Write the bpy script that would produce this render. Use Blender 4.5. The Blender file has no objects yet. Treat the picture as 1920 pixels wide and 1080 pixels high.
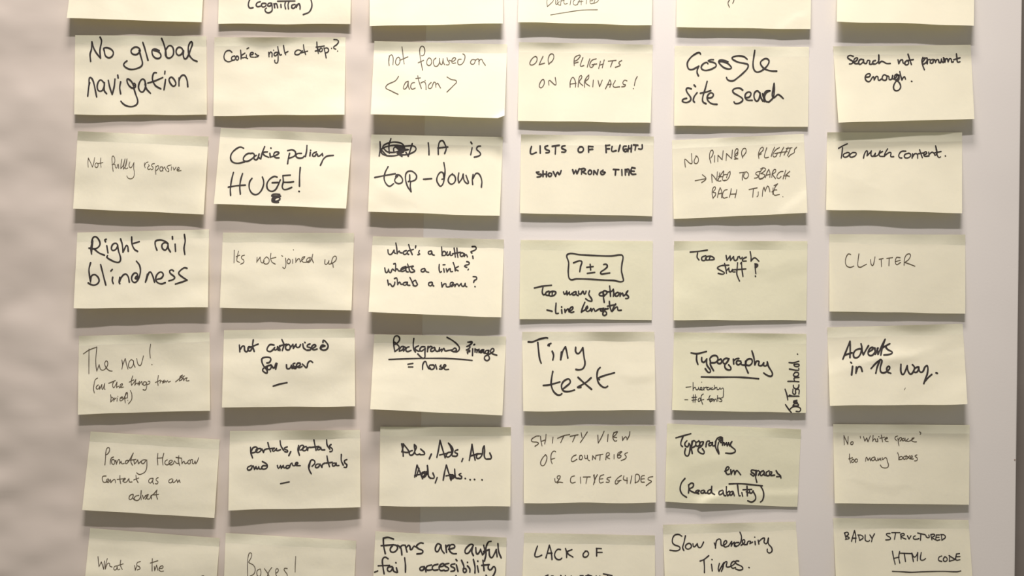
import bpy, math, random
from mathutils import Vector, noise

# ------------------------------------------------------------------ camera, world, lights, exposure
scene = bpy.context.scene
COL = scene.collection
D = 0.79                      # camera distance from the board, metres
S = 0.000512                  # metres of board per pixel of a 1920-wide photograph
CZ = 1.50                     # height of the picture centre above the floor

cam_data = bpy.data.cameras.new('camera')
cam_data.sensor_width = 36.0
cam_data.lens = 36.0 * D / (1920 * S)
cam_data.clip_start = 0.01
cam = bpy.data.objects.new('camera', cam_data)
COL.objects.link(cam)
cam.location = (0, -D, CZ)
cam.rotation_euler = (math.pi / 2, 0, 0)
scene.camera = cam

world = bpy.data.worlds.new('room_light')
world.use_nodes = True
bg = world.node_tree.nodes['Background']
bg.inputs[0].default_value = (0.97, 0.93, 0.74, 1)
bg.inputs[1].default_value = 0.165
scene.world = world


def area_lamp(name, x, up, out, sx, sy, power, color, spread):
    """A ceiling tube above the board, aimed at the board's centre."""
    ld = bpy.data.lights.new(name, 'AREA')
    ld.shape = 'RECTANGLE'
    ld.size = sx
    ld.size_y = sy
    ld.energy = power
    ld.color = color
    o = bpy.data.objects.new(name, ld)
    COL.objects.link(o)
    o.location = (x, -out, CZ + up)
    ld.spread = math.radians(spread)          # louvred fitting
    d = Vector((-0.01, 0, CZ + 0.05)) - Vector(o.location)
    o.rotation_euler = d.to_track_quat('-Z', 'Y').to_euler()
    return o


area_lamp('ceiling_lamp', -0.01, 1.50, 0.90, 0.46, 0.05, 3.5, (1.0, 0.955, 0.885), 84)
area_lamp('ceiling_lamp', -0.01, 1.62, 0.54, 0.50, 0.20, 4.7, (1.0, 0.93, 0.83), 84)

vs = scene.view_settings
vs.view_transform = 'Standard'
vs.look = 'None'
vs.gamma = 1.0
vs.use_curve_mapping = False
vs.exposure = 1.04


# ------------------------------------------------------------------ materials
def new_mat(name):
    m = bpy.data.materials.new(name)
    m.use_nodes = True
    nt = m.node_tree
    nt.nodes.clear()
    out = nt.nodes.new('ShaderNodeOutputMaterial')
    return m, nt, out


def tint_noise(nt, c0, c1, scale, detail=3.0, lo=0.35, hi=0.65, stretch=(1, 1, 1)):
    tc = nt.nodes.new('ShaderNodeTexCoord')
    mp = nt.nodes.new('ShaderNodeMapping')
    mp.inputs['Scale'].default_value = stretch
    nz = nt.nodes.new('ShaderNodeTexNoise')
    nz.inputs['Scale'].default_value = scale
    nz.inputs['Detail'].default_value = detail
    rp = nt.nodes.new('ShaderNodeValToRGB')
    rp.color_ramp.elements[0].position = lo
    rp.color_ramp.elements[1].position = hi
    rp.color_ramp.elements[0].color = (*c0, 1)
    rp.color_ramp.elements[1].color = (*c1, 1)
    nt.links.new(tc.outputs['Object'], mp.inputs[0])
    nt.links.new(mp.outputs[0], nz.inputs['Vector'])
    nt.links.new(nz.outputs['Fac'], rp.inputs[0])
    return rp, mp


def bump(nt, mp, scale, strength, dist):
    nz = nt.nodes.new('ShaderNodeTexNoise')
    nz.inputs['Scale'].default_value = scale
    nz.inputs['Detail'].default_value = 4
    b = nt.nodes.new('ShaderNodeBump')
    b.inputs['Strength'].default_value = strength
    b.inputs['Distance'].default_value = dist
    nt.links.new(mp.outputs[0], nz.inputs['Vector'])
    nt.links.new(nz.outputs['Fac'], b.inputs['Height'])
    return b


def paper_mat(name, c0, c1, through, trans, nscale=28, bscale=260, bstr=0.25, stretch=(1, 1, 1)):
    m, nt, out = new_mat(name)
    rp, mp = tint_noise(nt, c0, c1, nscale, stretch=stretch)
    b = bump(nt, mp, bscale, bstr, 0.0004)
    df = nt.nodes.new('ShaderNodeBsdfDiffuse')
    tr = nt.nodes.new('ShaderNodeBsdfTranslucent')
    tr.inputs[0].default_value = (*through, 1)
    mx = nt.nodes.new('ShaderNodeMixShader')
    mx.inputs[0].default_value = trans
    nt.links.new(rp.outputs[0], df.inputs[0])
    nt.links.new(b.outputs[0], df.inputs['Normal'])
    nt.links.new(df.outputs[0], mx.inputs[1])
    nt.links.new(tr.outputs[0], mx.inputs[2])
    nt.links.new(mx.outputs[0], out.inputs[0])
    return m


def plain_mat(name, c0, c1, rough, nscale, spec=0.3, bstr=0.0, bscale=300):
    m, nt, out = new_mat(name)
    rp, mp = tint_noise(nt, c0, c1, nscale)
    p = nt.nodes.new('ShaderNodeBsdfPrincipled')
    p.inputs['Roughness'].default_value = rough
    p.inputs['Specular IOR Level'].default_value = spec
    nt.links.new(rp.outputs[0], p.inputs['Base Color'])
    if bstr:
        b = bump(nt, mp, bscale, bstr, 0.0003)
        nt.links.new(b.outputs[0], p.inputs['Normal'])
    nt.links.new(p.outputs[0], out.inputs[0])
    return m


M_NOTE = paper_mat('cream_note_paper', (0.86, 0.82, 0.785), (0.885, 0.845, 0.81), (0.80, 0.77, 0.45), 0.50)
M_NOTE_LESS_LIT = paper_mat('less_lit_note_paper', (0.81, 0.78, 0.69), (0.835, 0.805, 0.715), (0.78, 0.76, 0.45), 0.46)  # same note paper, weaker light painted in as a duller, greener colour
M_STRIP = paper_mat('glued_note_paper', (0.80, 0.762, 0.655), (0.83, 0.792, 0.685), (0.75, 0.70, 0.46), 0.24)
M_STRIP_LESS_LIT = paper_mat('less_lit_glued_note_paper', (0.765, 0.738, 0.60), (0.795, 0.768, 0.63), (0.75, 0.70, 0.44), 0.24)  # glued band of those notes, the weaker light put into its colour too
M_SHEET = paper_mat('buff_wrapping_paper', (0.485, 0.422, 0.402), (0.513, 0.449, 0.429), (0.6, 0.5, 0.45), 0.05,
                    nscale=9, bscale=60, bstr=0.15, stretch=(1, 1, 1.4))
M_BOARD = plain_mat('white_foam_board', (0.525, 0.487, 0.494), (0.550, 0.510, 0.517), 0.6, 6, 0.25, 0.12, 500)
M_WALL = plain_mat('dark_grey_wall_paint', (0.165, 0.140, 0.132), (0.19, 0.163, 0.155), 0.8, 14, 0.2, 0.3, 200)
M_INK = plain_mat('black_marker_ink', (0.022, 0.017, 0.018), (0.034, 0.028, 0.028), 0.6, 400, 0.2)
M_PEN = plain_mat('dark_fine_pen_ink', (0.060, 0.044, 0.032), (0.085, 0.065, 0.048), 0.6, 400, 0.2)
M_SPECK = plain_mat('brown_speck', (0.12, 0.06, 0.05), (0.18, 0.10, 0.08), 0.7, 400, 0.2)


# ------------------------------------------------------------------ helpers
def at(px, py, d):
    """Point standing d metres in front of the board, on the sight line of photo pixel (px, py)."""
    k = S * (D - d) / D
    return ((px - 960) * k, -d, CZ - (py - 540) * k)


def mesh_obj(name, verts, faces, mat, parent=None, smooth=True):
    me = bpy.data.meshes.new(name)
    me.from_pydata(verts, [], faces)
    me.materials.append(mat)
    if smooth:
        me.polygons.foreach_set('use_smooth', [True] * len(me.polygons))
    me.update()
    o = bpy.data.objects.new(name, me)
    COL.objects.link(o)
    if parent is not None:
        o.parent = parent
        o.matrix_parent_inverse = parent.matrix_world.inverted()
    return o


def slab(name, fn, us, vs_, thick, mat, parent=None, origin=None):
    """Closed thin sheet: fn(u, v, off) gives a point `off` metres in front of the sheet's back face."""
    ox, oy, oz = origin if origin else (0, 0, 0)
    nu, nv = len(us), len(vs_)
    V, F = [], []
    for off in (thick, 0.0):
        for v in vs_:
            for u in us:
                x, y, z = fn(u, v, off)
                V.append((x - ox, y - oy, z - oz))
    n = nu * nv
    for j in range(nv - 1):
        for i in range(nu - 1):
            a = j * nu + i
            F.append((a, a + nu, a + nu + 1, a + 1))
            F.append((n + a, n + a + 1, n + a + nu + 1, n + a + nu))
    nf = len(F)
    for i in range(nu - 1):
        F.append((i, i + 1, n + i + 1, n + i))
        a = (nv - 1) * nu + i
        F.append((a + 1, a, n + a, n + a + 1))
    for j in range(nv - 1):
        a = j * nu
        F.append((a + nu, a, n + a, n + a + nu))
        a = j * nu + nu - 1
        F.append((a, a + nu, n + a + nu, n + a))
    o = mesh_obj(name, V, F, mat, None)
    for p in o.data.polygons[nf:]:
        p.use_smooth = False
    # sharp border so that the faces shade cleanly
    es = [e for e in o.data.edges]
    border = set()
    for p in o.data.polygons[nf:]:
        for k in p.edge_keys:
            border.add(k)
    for e in es:
        if e.key in border:
            e.use_edge_sharp = True
    o.location = (ox, oy, oz)
    if parent is not None:
        o.parent = parent
        o.location = (ox - parent.location.x, oy - parent.location.y, oz - parent.location.z)
    return o


def nz2(x, y, sd=0.0):
    return noise.noise(Vector((x, y, sd)))


# ------------------------------------------------------------------ wall, board and buff paper sheet
def box_mesh(name, x0, x1, y0, y1, z0, z1, mat, bev=0.0):
    V = [(x, y, z) for z in (z0, z1) for y in (y0, y1) for x in (x0, x1)]
    F = [(0, 2, 3, 1), (4, 5, 7, 6), (0, 1, 5, 4), (2, 6, 7, 3), (0, 4, 6, 2), (1, 3, 7, 5)]
    o = mesh_obj(name, V, F, mat, smooth=False)
    if bev:
        b = o.modifiers.new('edge', 'BEVEL')
        b.width = bev
        b.segments = 2
    return o


wall = box_mesh('wall_back', -1.6, 1.6, 0.030, 0.13, 0.0, 2.8, M_WALL)
wall['kind'] = 'structure'


def board_edge(py):
    return 1917 - (py / 1080.0) * 13.5


bx0 = at(-500, 0, 0)[0]
zt, zb = at(0, -420, 0)[2], at(0, 1500, 0)[2]
xt, xb = at(board_edge(-420), 0, 0)[0], at(board_edge(1500), 0, 0)[0]
bv = [(bx0, 0, zb), (xb, 0, zb), (xt, 0, zt), (bx0, 0, zt),
      (bx0, 0.0295, zb), (xb, 0.0295, zb), (xt, 0.0295, zt), (bx0, 0.0295, zt)]
board = mesh_obj('display_board', bv, [(0, 1, 2, 3), (5, 4, 7, 6), (1, 5, 6, 2), (4, 0, 3, 7), (3, 2, 6, 7), (4, 5, 1, 0)],
                 M_BOARD, smooth=False)
bm_ = board.modifiers.new('edge', 'BEVEL')
bm_.width = 0.0012
bm_.segments = 2
board['label'] = 'smooth white display board behind the sticky notes, its right edge against the dark wall'
board['category'] = 'board'
sv, sf = [], []
cxp, _, czp = at(1902.5, 862, 0)
for k in range(10):
    a = k * math.tau / 10
    sv.append((cxp + 0.0006 * math.cos(a), -0.0003, czp + 0.0006 * math.sin(a)))
sv.append((cxp, -0.0006, czp))
for k in range(10):
    sf.append((k, (k + 1) % 10, 10))
mesh_obj('speck', sv, sf, M_SPECK, board)


def seam(py):
    return 799 - py * 13.0 / 1080.0


def sheet_h(px, py):
    """Height of the buff sheet's wrinkled surface above the board (metres)."""
    h = 0.0026
    h += 0.0018 * nz2(px * 0.005, py * 0.010, 3.1)
    h += 0.0010 * nz2(px * 0.012, py * 0.021, 7.7)
    h += 0.00018 * nz2(px * 0.03, py * 0.045, 1.7)
    w = max(0.0, min(1.0, (240 - px) / 220.0))
    h += w * (0.0022 * nz2(px * 0.008 + py * 0.003, py * 0.013, 11.3) + 0.0007 * nz2(px * 0.018, py * 0.028, 21.3) + 0.0014)
    e = max(0.0, min(1.0, (seam(py) - px) / 70.0))
    return 0.00025 + (h - 0.00025) * e


def base_h(px, py):
    """Height of whatever a note is stuck to."""
    if px >= seam(py):
        return 0.0
    return sheet_h(px, py)


def sheet_fn(u, v, off):
    py = -410 + v * 1900
    px = -490 + u * (seam(py) + 490)
    h = sheet_h(px, py)
    x, y, z = at(px, py, 0)
    return (x, -(max(h, 0.00022) - 0.0002 + off), z)


us = [i / 150 for i in range(151)]
vs2 = [j / 190 for j in range(191)]
sheet = slab('paper_sheet', sheet_fn, us, vs2, 0.0002, M_SHEET, origin=at(150, 540, 0))
sheet['label'] = 'large buff wrinkled paper sheet covering the left half of the board'
sheet['category'] = 'paper'
# ------------------------------------------------------------------ sticky notes
# key: corners TL TR BR BL (photo pixels), shadow lengths left/right that give the lift, bend, options
NOTES = {
 'A1': (144,-114, 387,-106, 378,42, 125,34, 31,25, 1.1),
 'A2': (412,-103, 660,-103, 657,45, 409,45, 14,16, 1.0),
 'A3': (693,-100, 943,-104, 943,44, 693,49, 27,29, 1.1),
 'A4': (974,-105, 1225,-101, 1222,47, 971,42, 27,26, 1.1),
 'A5': (1270,-96, 1522,-93, 1520,55, 1268,51, 18,18, 1.0),
 'A6': (1571,-107, 1828,-98, 1826,49, 1569,40, 38,35, 1.2),
 'B1': (141,66, 387,68, 388,216, 139,215, 14,9, 1.0),
 'B2': (402,70, 648,70, 646,216, 400,217, 19,25, 1.3),
 'B3': (702,77, 951,83, 946,221, 695,214, 40,36, 0.9),
 'B4': (973,79, 1224,84, 1220,230, 971,227, 16,18, 1.3),
 'B5': (1265,86, 1517,88, 1515,238, 1264,236, 15,8, 1.0),
 'B6': (1562,87, 1820,84, 1827,223, 1572,230, 35,28, 1.1),
 'C1': (146,246, 391,256, 382,402, 137,391, 28,25, 0.95),
 'C2': (414,240, 660,252, 649,391, 401,382, 32,38, 0.9),
 'C3': (696,252, 943,257, 937,405, 690,397, 27,28, 1.1),
 'C4': (977,252, 1226,256, 1223,405, 975,400, 16,9, 1.2),
 'C5': (1260,263, 1507,251, 1514,399, 1263,410, 14,20, 1.2),
 'C6': (1551,248, 1804,248, 1804,400, 1549,393, 28,28, 1.1),
 'D1': (145,436, 392,430, 390,576, 138,578, 38,27, 0.95),
 'D2': (418,436, 664,437, 659,582, 412,577, 27,22, 0.95),
 'D3': (699,443, 945,449, 940,595, 691,585, 40,32, 1.0),
 'D4': (976,450, 1224,452, 1222,600, 974,598, 9,3, 1.0),
 'D5': (1264,452, 1514,452, 1512,601, 1263,600, 12,4, 1.0),
 'D6': (1555,439, 1810,440, 1810,588, 1555,584, 15,15, 1.0),
 'E1': (148,630, 393,623, 394,770, 146,777, 21,15, 1.2),
 'E2': (420,619, 665,616, 666,762, 416,764, 31,24, 0.95),
 'E3': (702,627, 949,631, 942,779, 694,767, 40,26, 1.0),
 'E4': (979,622, 1227,622, 1229,769, 981,771, 25,25, 1.0),
 'E5': (1264,623, 1512,626, 1511,774, 1260,769, 17,12, 1.1),
 'E6': (1551,614, 1805,607, 1814,758, 1556,761, 35,36, 1.2),
 'F1': (170,809, 412,824, 402,971, 154,956, 28,20, 1.0),
 'F2': (431,808, 675,806, 676,951, 428,957, 28,22, 1.0),
 'F3': (713,800, 958,801, 957,950, 711,949, 27,25, 1.0),
 'F4': (982,798, 1229,798, 1230,943, 982,943, 21,16, 1.1),
 'F5': (1251,794, 1502,805, 1495,950, 1247,941, 11,2, 1.0),
 'F6': (1562,795, 1818,797, 1817,946, 1565,944, 24,14, 1.1),
 'G1': (169,990, 412,1009, 401,1156, 154,1136, 25,20, 1.0),
 'G2': (423,999, 668,1014, 661,1161, 418,1146, 20,18, 1.0),
 'G3': (704,996, 950,1008, 945,1155, 697,1143, 25,22, 1.0),
 'G4': (983,999, 1228,1004, 1228,1151, 977,1147, 20,18, 1.0),
 'G5': (1243,984, 1492,978, 1502,1126, 1248,1132, 22,20, 1.0),
 'G6': (1562,971, 1816,975, 1826,1123, 1569,1121, 20,20, 1.0),
}
# creases: (u0, v0, u1, v1, height mm, falloff side a, falloff side b)
CREASES = {
 'E6': [(0.0, .60, .52, .38, 1.2, .10, .34), (.45, .40, 1.0, .14, 1.0, .28, .08), (.5, .42, 1.0, .36, 0.5, .08, .15), (.75, 1.0, 1.0, .8, .3, .1, .2)],
 'F5': [(.27, 1.0, .36, .91, 1.2, .03, .30), (.36, .91, 1.0, .84, 0.7, .05, .2), (.2, .52, .4, .42, .4, .1, .1), (0.0, .3, .06, .25, .3, .05, .08)],
 'D5': [(0.0, .14, .12, .02, .5, .05, .1), (.75, .32, 1.0, .18, .6, .2, .12), (.05, .75, .3, .55, .4, .2, .2)],
 'E5': [(0.0, .16, .12, .08, .5, .05, .1)],
 'C5': [(.82, 1.0, 1.0, .78, .6, .05, .12)],
 'A5': [(.78, 1.0, .9, .85, .4, .04, .1)],
 'C6': [(.02, .5, .25, .62, .5, .1, .2), (.5, .72, .62, .6, .35, .12, .12)],
 'C3': [(0.0, .58, .26, .82, .6, .18, .1)],
 'C1': [(.4, .68, .5, .5, .3, .12, .12)],
 'E1': [(.0, .78, .24, .95, .6, .2, .12)],
 'E2': [(.0, .78, .18, .92, .5, .2, .12)],
 'E3': [(.0, .72, .22, .8, .4, .2, .12)],
 'E4': [(.82, .58, .95, .56, .5, .1, .06)],
 'F6': [(.25, .74, .45, .78, .35, .2, .06)],
 'B6': [(.0, .18, .12, .12, .4, .05, .1)],
 'G5': [(.0, .58, .27, .70, .7, .3, .15)],
}
LESS_LIT = ('D4', 'D5', 'E5', 'F5')  # notes lying close to the board, their weaker light painted into the paper
LABELS = {
 'A1': 'sticky note with no writing in view, cut off by the top left of the frame',
 'A2': 'cropped sticky note ending in the bracketed word cognition in black marker, top row',
 'A3': 'brightly lit blank-looking sticky note at the top, above the not focused on action note',
 'A4': 'bright sticky note at the top with underlined fine-pen capitals DUPLICATED cut off by the frame',
 'A5': 'sticky note at the top showing only two short pen tails, above the site search note',
 'A6': 'blank-looking sticky note at the top right corner, above the note Search not prominent enough',
 'B1': 'cream sticky note reading No global navigation in large black marker',
 'B2': 'sticky note reading Cookies right at top? in one small line along its top',
 'B3': 'bright sticky note reading not focused on <action>, its lower right corner curled',
 'B4': 'sticky note reading OLD FLIGHTS ON ARRIVALS! in fine slanted capitals',
 'B5': 'sticky note with a three-word marker phrase ending in site search, second row',
 'B6': 'tilted sticky note reading Search not prominent enough. in small joined marker writing',
 'C1': 'tilted sticky note reading Not fully responsive in fine thin pen',
 'C2': 'tilted bright sticky note reading Cookie policy HUGE! with a scribbled blot below',
 'C3': 'sticky note reading IA is top-down, its first word scribbled out in loops',
 'C4': 'sticky note reading LISTS OF FLIGHTS SHOW WRONG TIME in small bold capitals',
 'C5': 'sticky note reading NO PINNED FLIGHTS with an arrow and NEED TO SEARCH EACH TIME',
 'C6': 'sticky note reading Too much content. in one line, mostly empty, lightly creased',
 'D1': 'cream sticky note reading Right rail blindness in large black marker',
 'D2': 'sticky note reading Its not joined up in fine pen, mostly empty',
 'D3': "sticky note with three lines asking what's a button, a link, a menu",
 'D4': 'less lit, greenish flat sticky note with a boxed 7±2 above Too many options, line length',
 'D5': 'less lit, greenish rumpled sticky note reading Too much stuff! in small marker',
 'D6': 'sticky note with the single fine-pen word CLUTTER',
 'E1': 'sticky note reading The nav! with a bracketed line all the things from the brief below',
 'E2': 'sticky note reading not customised for user above a short black dash',
 'E3': 'sticky note reading Background image over a long underline and = noise',
 'E4': 'sticky note reading Tiny text in large black marker',
 'E5': 'less lit, greenish sticky note reading Typography underlined, with more writing running up its right edge',
 'E6': 'wrinkled sticky note reading Adverts in the way. in bold black marker',
 'F1': 'tilted sticky note with three thin-pen lines ending in content as an advert',
 'F2': 'sticky note reading portals, portals and more portals above a short dash',
 'F3': 'sticky note repeating Ads, Ads, Ads, Ads, Ads in scratchy black marker',
 'F4': 'sticky note in fine capitals whose last line reads & CITIES GUIDES',
 'F5': 'less lit, darker greenish sticky note reading Typography em spaces (Readability), folded at its bottom edge',
 'F6': "dim sticky note reading No 'White space' too many boxes in fine pen",
 'G1': 'sticky note starting What is the, cut off by the bottom left of the frame',
 'G2': 'sticky note with the large thin-pen word Boxes! cut off at the bottom',
 'G3': 'sticky note reading Forms are awful, fail accessibility in thick black marker, bottom row',
 'G4': 'sticky note reading LACK OF above a line of capitals cut off at the bottom',
 'G5': 'sticky note reading Slow rendering Times. in black marker, bottom row',
 'G6': 'sticky note reading BADLY STRUCTURED HTML CODE with an underline, bottom right',
}
LAMP_UP, LAMP_OUT = 1.50, 0.90
STRIP = 0.118          # share of a note's height that is glued flat
THICK = 0.00030


def crease_h(key, u, v):
    h = 0.0
    for (u0, v0, u1, v1, mm, fa, fb) in CREASES.get(key, ()):
        dx, dy = u1 - u0, (v1 - v0) * 0.6
        L2 = dx * dx + dy * dy
        px, py = u - u0, (v - v0) * 0.6
        t = max(0.0, min(1.0, (px * dx + py * dy) / L2))
        ex, ey = px - t * dx, py - t * dy
        d = math.hypot(ex, ey)
        side = dx * py - dy * px
        f = fa if side < 0 else fb
        h += mm * 0.001 * max(0.0, 1 - d / f)
    return h


class Note:
    def __init__(self, key):
        c = NOTES[key]
        self.key = key
        self.q = [(c[0], c[1]), (c[2], c[3]), (c[4], c[5]), (c[6], c[7])]
        self.bend = c[10]
        self.cache = {}
        self.sd = (ord(key[0]) - 64) * 7.3 + int(key[1]) * 1.9
        rnd = random.Random(int(self.sd * 10))
        self.strip_l = STRIP * rnd.uniform(0.9, 1.12)
        self.strip_r = STRIP * rnd.uniform(0.9, 1.12)
        self.spring = rnd.uniform(0.0012, 0.0023)
        self.lift = []
        for d, (x, y) in ((c[8], self.q[3]), (c[9], self.q[2])):
            up = LAMP_UP + (y - 540) * S
            k = up / LAMP_OUT / (S * 1000) - (y - 540) / (D * 1000)
            self.lift.append(d / k * 0.001)
        self.rough = 0.00025 if key not in ('D5', 'E6', 'F5', 'C6', 'C5') else 0.0006

    def pix(self, u, v):
        (ax, ay), (bx, by), (cx, cy), (dx, dy) = self.q
        x = (1 - v) * ((1 - u) * ax + u * bx) + v * ((1 - u) * dx + u * cx)
        y = (1 - v) * ((1 - u) * ay + u * by) + v * ((1 - u) * dy + u * cy)
        y += 0.8 * v * nz2(u * 3.0, self.sd, 5.0) * 2
        if self.key == 'B3':                      # curled, cut-looking lower right corner
            k = max(0.0, u - 0.95) / 0.05
            y -= 5.0 * k * v
        return x, y

    def inv(self, px, py):
        (ax, ay), (bx, by), (cx, cy), (dx, dy) = self.q
        u = v = 0.5
        for _ in range(8):
            x, y = self.pix(u, v)
            e = 1e-4
            xu, yu = self.pix(u + e, v)
            xv, yv = self.pix(u, v + e)
            a, b, c, d = (xu - x) / e, (xv - x) / e, (yu - y) / e, (yv - y) / e
            det = a * d - b * c
            rx, ry = px - x, py - y
            u += (d * rx - b * ry) / det
            v += (-c * rx + a * ry) / det
        return u, v

    def crease_v(self, u):
        return self.strip_l * (1 - u) + self.strip_r * u + 0.008 * nz2(u * 6, self.sd, 2.0)

    def depth(self, u, v):
        """Height of the note's back face above the board."""
        x, y = self.pix(u, v)
        h = base_h(x, y) + 0.00015
        c = self.crease_v(u)
        if v > c:
            t = (v - c) / (1 - c)
            lift = self.lift[0] * (1 - u) + self.lift[1] * u
            r = 0.015 if self.bend <= 1.0 else 0.07      # how crisply the glued band bends outwards
            h += lift * (t * t / (t + r)) ** self.bend * (1 + r)
            w = min(1.0, t * 3)
            h += w * self.rough * (nz2(u * 2.6, v * 1.7, self.sd) + 0.5 * nz2(u * 6, v * 4, self.sd + 9)) * (0.6 + 0.4 * t)
            h += w * crease_h(self.key, u, v)
            h += 0.0006 * t * t * nz2(u * 4.0, 0.3, self.sd + 3) * min(1.0, lift / 0.004)
            if self.key == 'B3':
                h += 0.004 * (max(0.0, u + v - 1.9) / 0.1) ** 1.5
        else:                                     # glued band, its top edge springing off a little
            k = 1 - v / c
            corner = max(0.0, nz2(u * 2.2, self.sd, 8.0) + 0.15)
            h += k ** (1.15 if self.bend <= 1.0 else 1.7) * self.spring * (0.45 + 1.5 * corner)
        return max(h, base_h(x, y) + 0.00012)

    NU, NS, NT = 40, 32, 4                        # grid of the folded sheet: across, down the body, down the band

    def node(self, i, j):
        """Depth at grid node; j counts down from the top edge through band and body."""
        k = (i, j)
        if k not in self.cache:
            u = i / self.NU
            c = self.crease_v(u)
            v = c * j / self.NT if j <= self.NT else c + (1 - c) * (j - self.NT) / self.NS
            self.cache[k] = self.depth(u, v)
        return self.cache[k]

    def face_depth(self, u, v):
        """Depth of the modelled (faceted) sheet, so that ink lies exactly on it."""
        c = self.crease_v(u)
        t = v / c * self.NT if v <= c else self.NT + (v - c) / (1 - c) * self.NS
        a = min(max(u, 0.0), 0.99999) * self.NU
        t = min(max(t, 0.0), self.NT + self.NS - 1e-5)
        i, j = int(a), int(t)
        a, t = a - i, t - j
        return ((1 - t) * ((1 - a) * self.node(i, j) + a * self.node(i + 1, j))
                + t * ((1 - a) * self.node(i, j + 1) + a * self.node(i + 1, j + 1)))

    def point(self, u, v, off):
        x, y = self.pix(u, v)
        return at(x, y, self.depth(u, v) + off)


def catmull(P):
    """Smooth a pen stroke, keeping sharp turns sharp."""
    n = len(P)
    if n < 3:
        return P
    T = []
    closed = P[0] == P[-1]
    for i in range(n):
        if 0 < i < n - 1:
            a, b = P[i - 1], P[i + 1]
        elif closed:
            a, b = P[-2], P[1]
        else:
            a, b = (P[i], P[i + 1]) if i == 0 else (P[i - 1], P[i])
        v1 = (P[i][0] - a[0], P[i][1] - a[1])
        v2 = (b[0] - P[i][0], b[1] - P[i][1])
        l1, l2 = math.hypot(*v1), math.hypot(*v2)
        if l1 > 1e-6 and l2 > 1e-6 and (v1[0] * v2[0] + v1[1] * v2[1]) / (l1 * l2) < -0.55:
            T.append((0.0, 0.0, 0.0))
            continue
        dx, dy = b[0] - a[0], b[1] - a[1]
        L = math.hypot(dx, dy) or 1.0
        T.append((dx / L, dy / L, 1.0))
    out = []
    for i in range(n - 1):
        p, q = P[i], P[i + 1]
        L = math.hypot(q[0] - p[0], q[1] - p[1])
        m0 = (T[i][0] * L, T[i][1] * L)
        m1 = (T[i + 1][0] * L, T[i + 1][1] * L)
        k = max(2, min(8, int(L / 1.6)))
        for s in range(k):
            t = s / k
            h0 = 2 * t ** 3 - 3 * t ** 2 + 1
            h1 = t ** 3 - 2 * t ** 2 + t
            h2 = -2 * t ** 3 + 3 * t ** 2
            h3 = t ** 3 - t ** 2
            out.append((h0 * p[0] + h1 * m0[0] + h2 * q[0] + h3 * m1[0],
                        h0 * p[1] + h1 * m0[1] + h2 * q[1] + h3 * m1[1]))
    out.append(P[-1])
    return out


def ink_mesh(note, strokes, origin):
    V, F = [], []
    rnd = random.Random(int(note.sd * 100))
    off = THICK + 0.00022

    def put(x, y):
        u, v = note.inv(x, y)
        p = at(x, y, note.face_depth(u, v) + off)
        V.append((p[0] - origin[0], p[1] - origin[1], p[2] - origin[2]))
        return len(V) - 1

    for (pts, w) in strokes:
        P = catmull(pts)
        n = len(P)
        ph = rnd.uniform(0, 6.28)
        prev = None
        for i in range(n):
            a = P[max(0, i - 1)]
            b = P[min(n - 1, i + 1)]
            dx, dy = b[0] - a[0], b[1] - a[1]
            L = math.hypot(dx, dy) or 1.0
            nx, ny = -dy / L, dx / L
            hw = (0.43 if w > 2.5 else 0.38) * w * (0.97 + 0.10 * math.sin(ph + i * 0.45))
            x, y = P[i]
            l, r = put(x + nx * hw, y + ny * hw), put(x - nx * hw, y - ny * hw)
            if prev:
                F.append((prev[0], l, r, prev[1]))
            prev = (l, r)
            sharp = i in (0, n - 1)
            if not sharp:
                c = P[i]
                v1 = (c[0] - a[0], c[1] - a[1])
                v2 = (b[0] - c[0], b[1] - c[1])
                m = (math.hypot(*v1) * math.hypot(*v2)) or 1.0
                sharp = (v1[0] * v2[0] + v1[1] * v2[1]) / m < 0.75
            if sharp:                              # round cap / joint
                c0 = put(x, y)
                ring = [put(x + hw * math.cos(k * math.tau / 10), y + hw * math.sin(k * math.tau / 10)) for k in range(10)]
                for k in range(10):
                    F.append((c0, ring[(k + 1) % 10], ring[k]))
    return V, F


def parse(text):
    res, key = {}, None
    for line in text.strip().splitlines():
        line = line.strip()
        if line.startswith('@'):
            a = line[1:].split()
            key = a[0]
            ox, oy, w = float(a[1]), float(a[2]), float(a[3])
            sc = float(a[4]) if len(a) > 4 else 6.75
            res[key] = []
            part = 'handwriting'
        elif line.startswith('#s'):               # the strokes that follow are a part of their own
            part = line.split()[1]
        elif line.startswith('#w'):
            w = float(line.split()[1])
        elif line:
            for st in line.split(';'):
                n = [float(t) for t in st.split()]
                if len(n) < 4:
                    continue
                pts = [(ox + n[i] / sc, oy + n[i + 1] / sc) for i in range(0, len(n) - 1, 2)]
                res[key].append((pts, w / sc, w, part))
    return res


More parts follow.
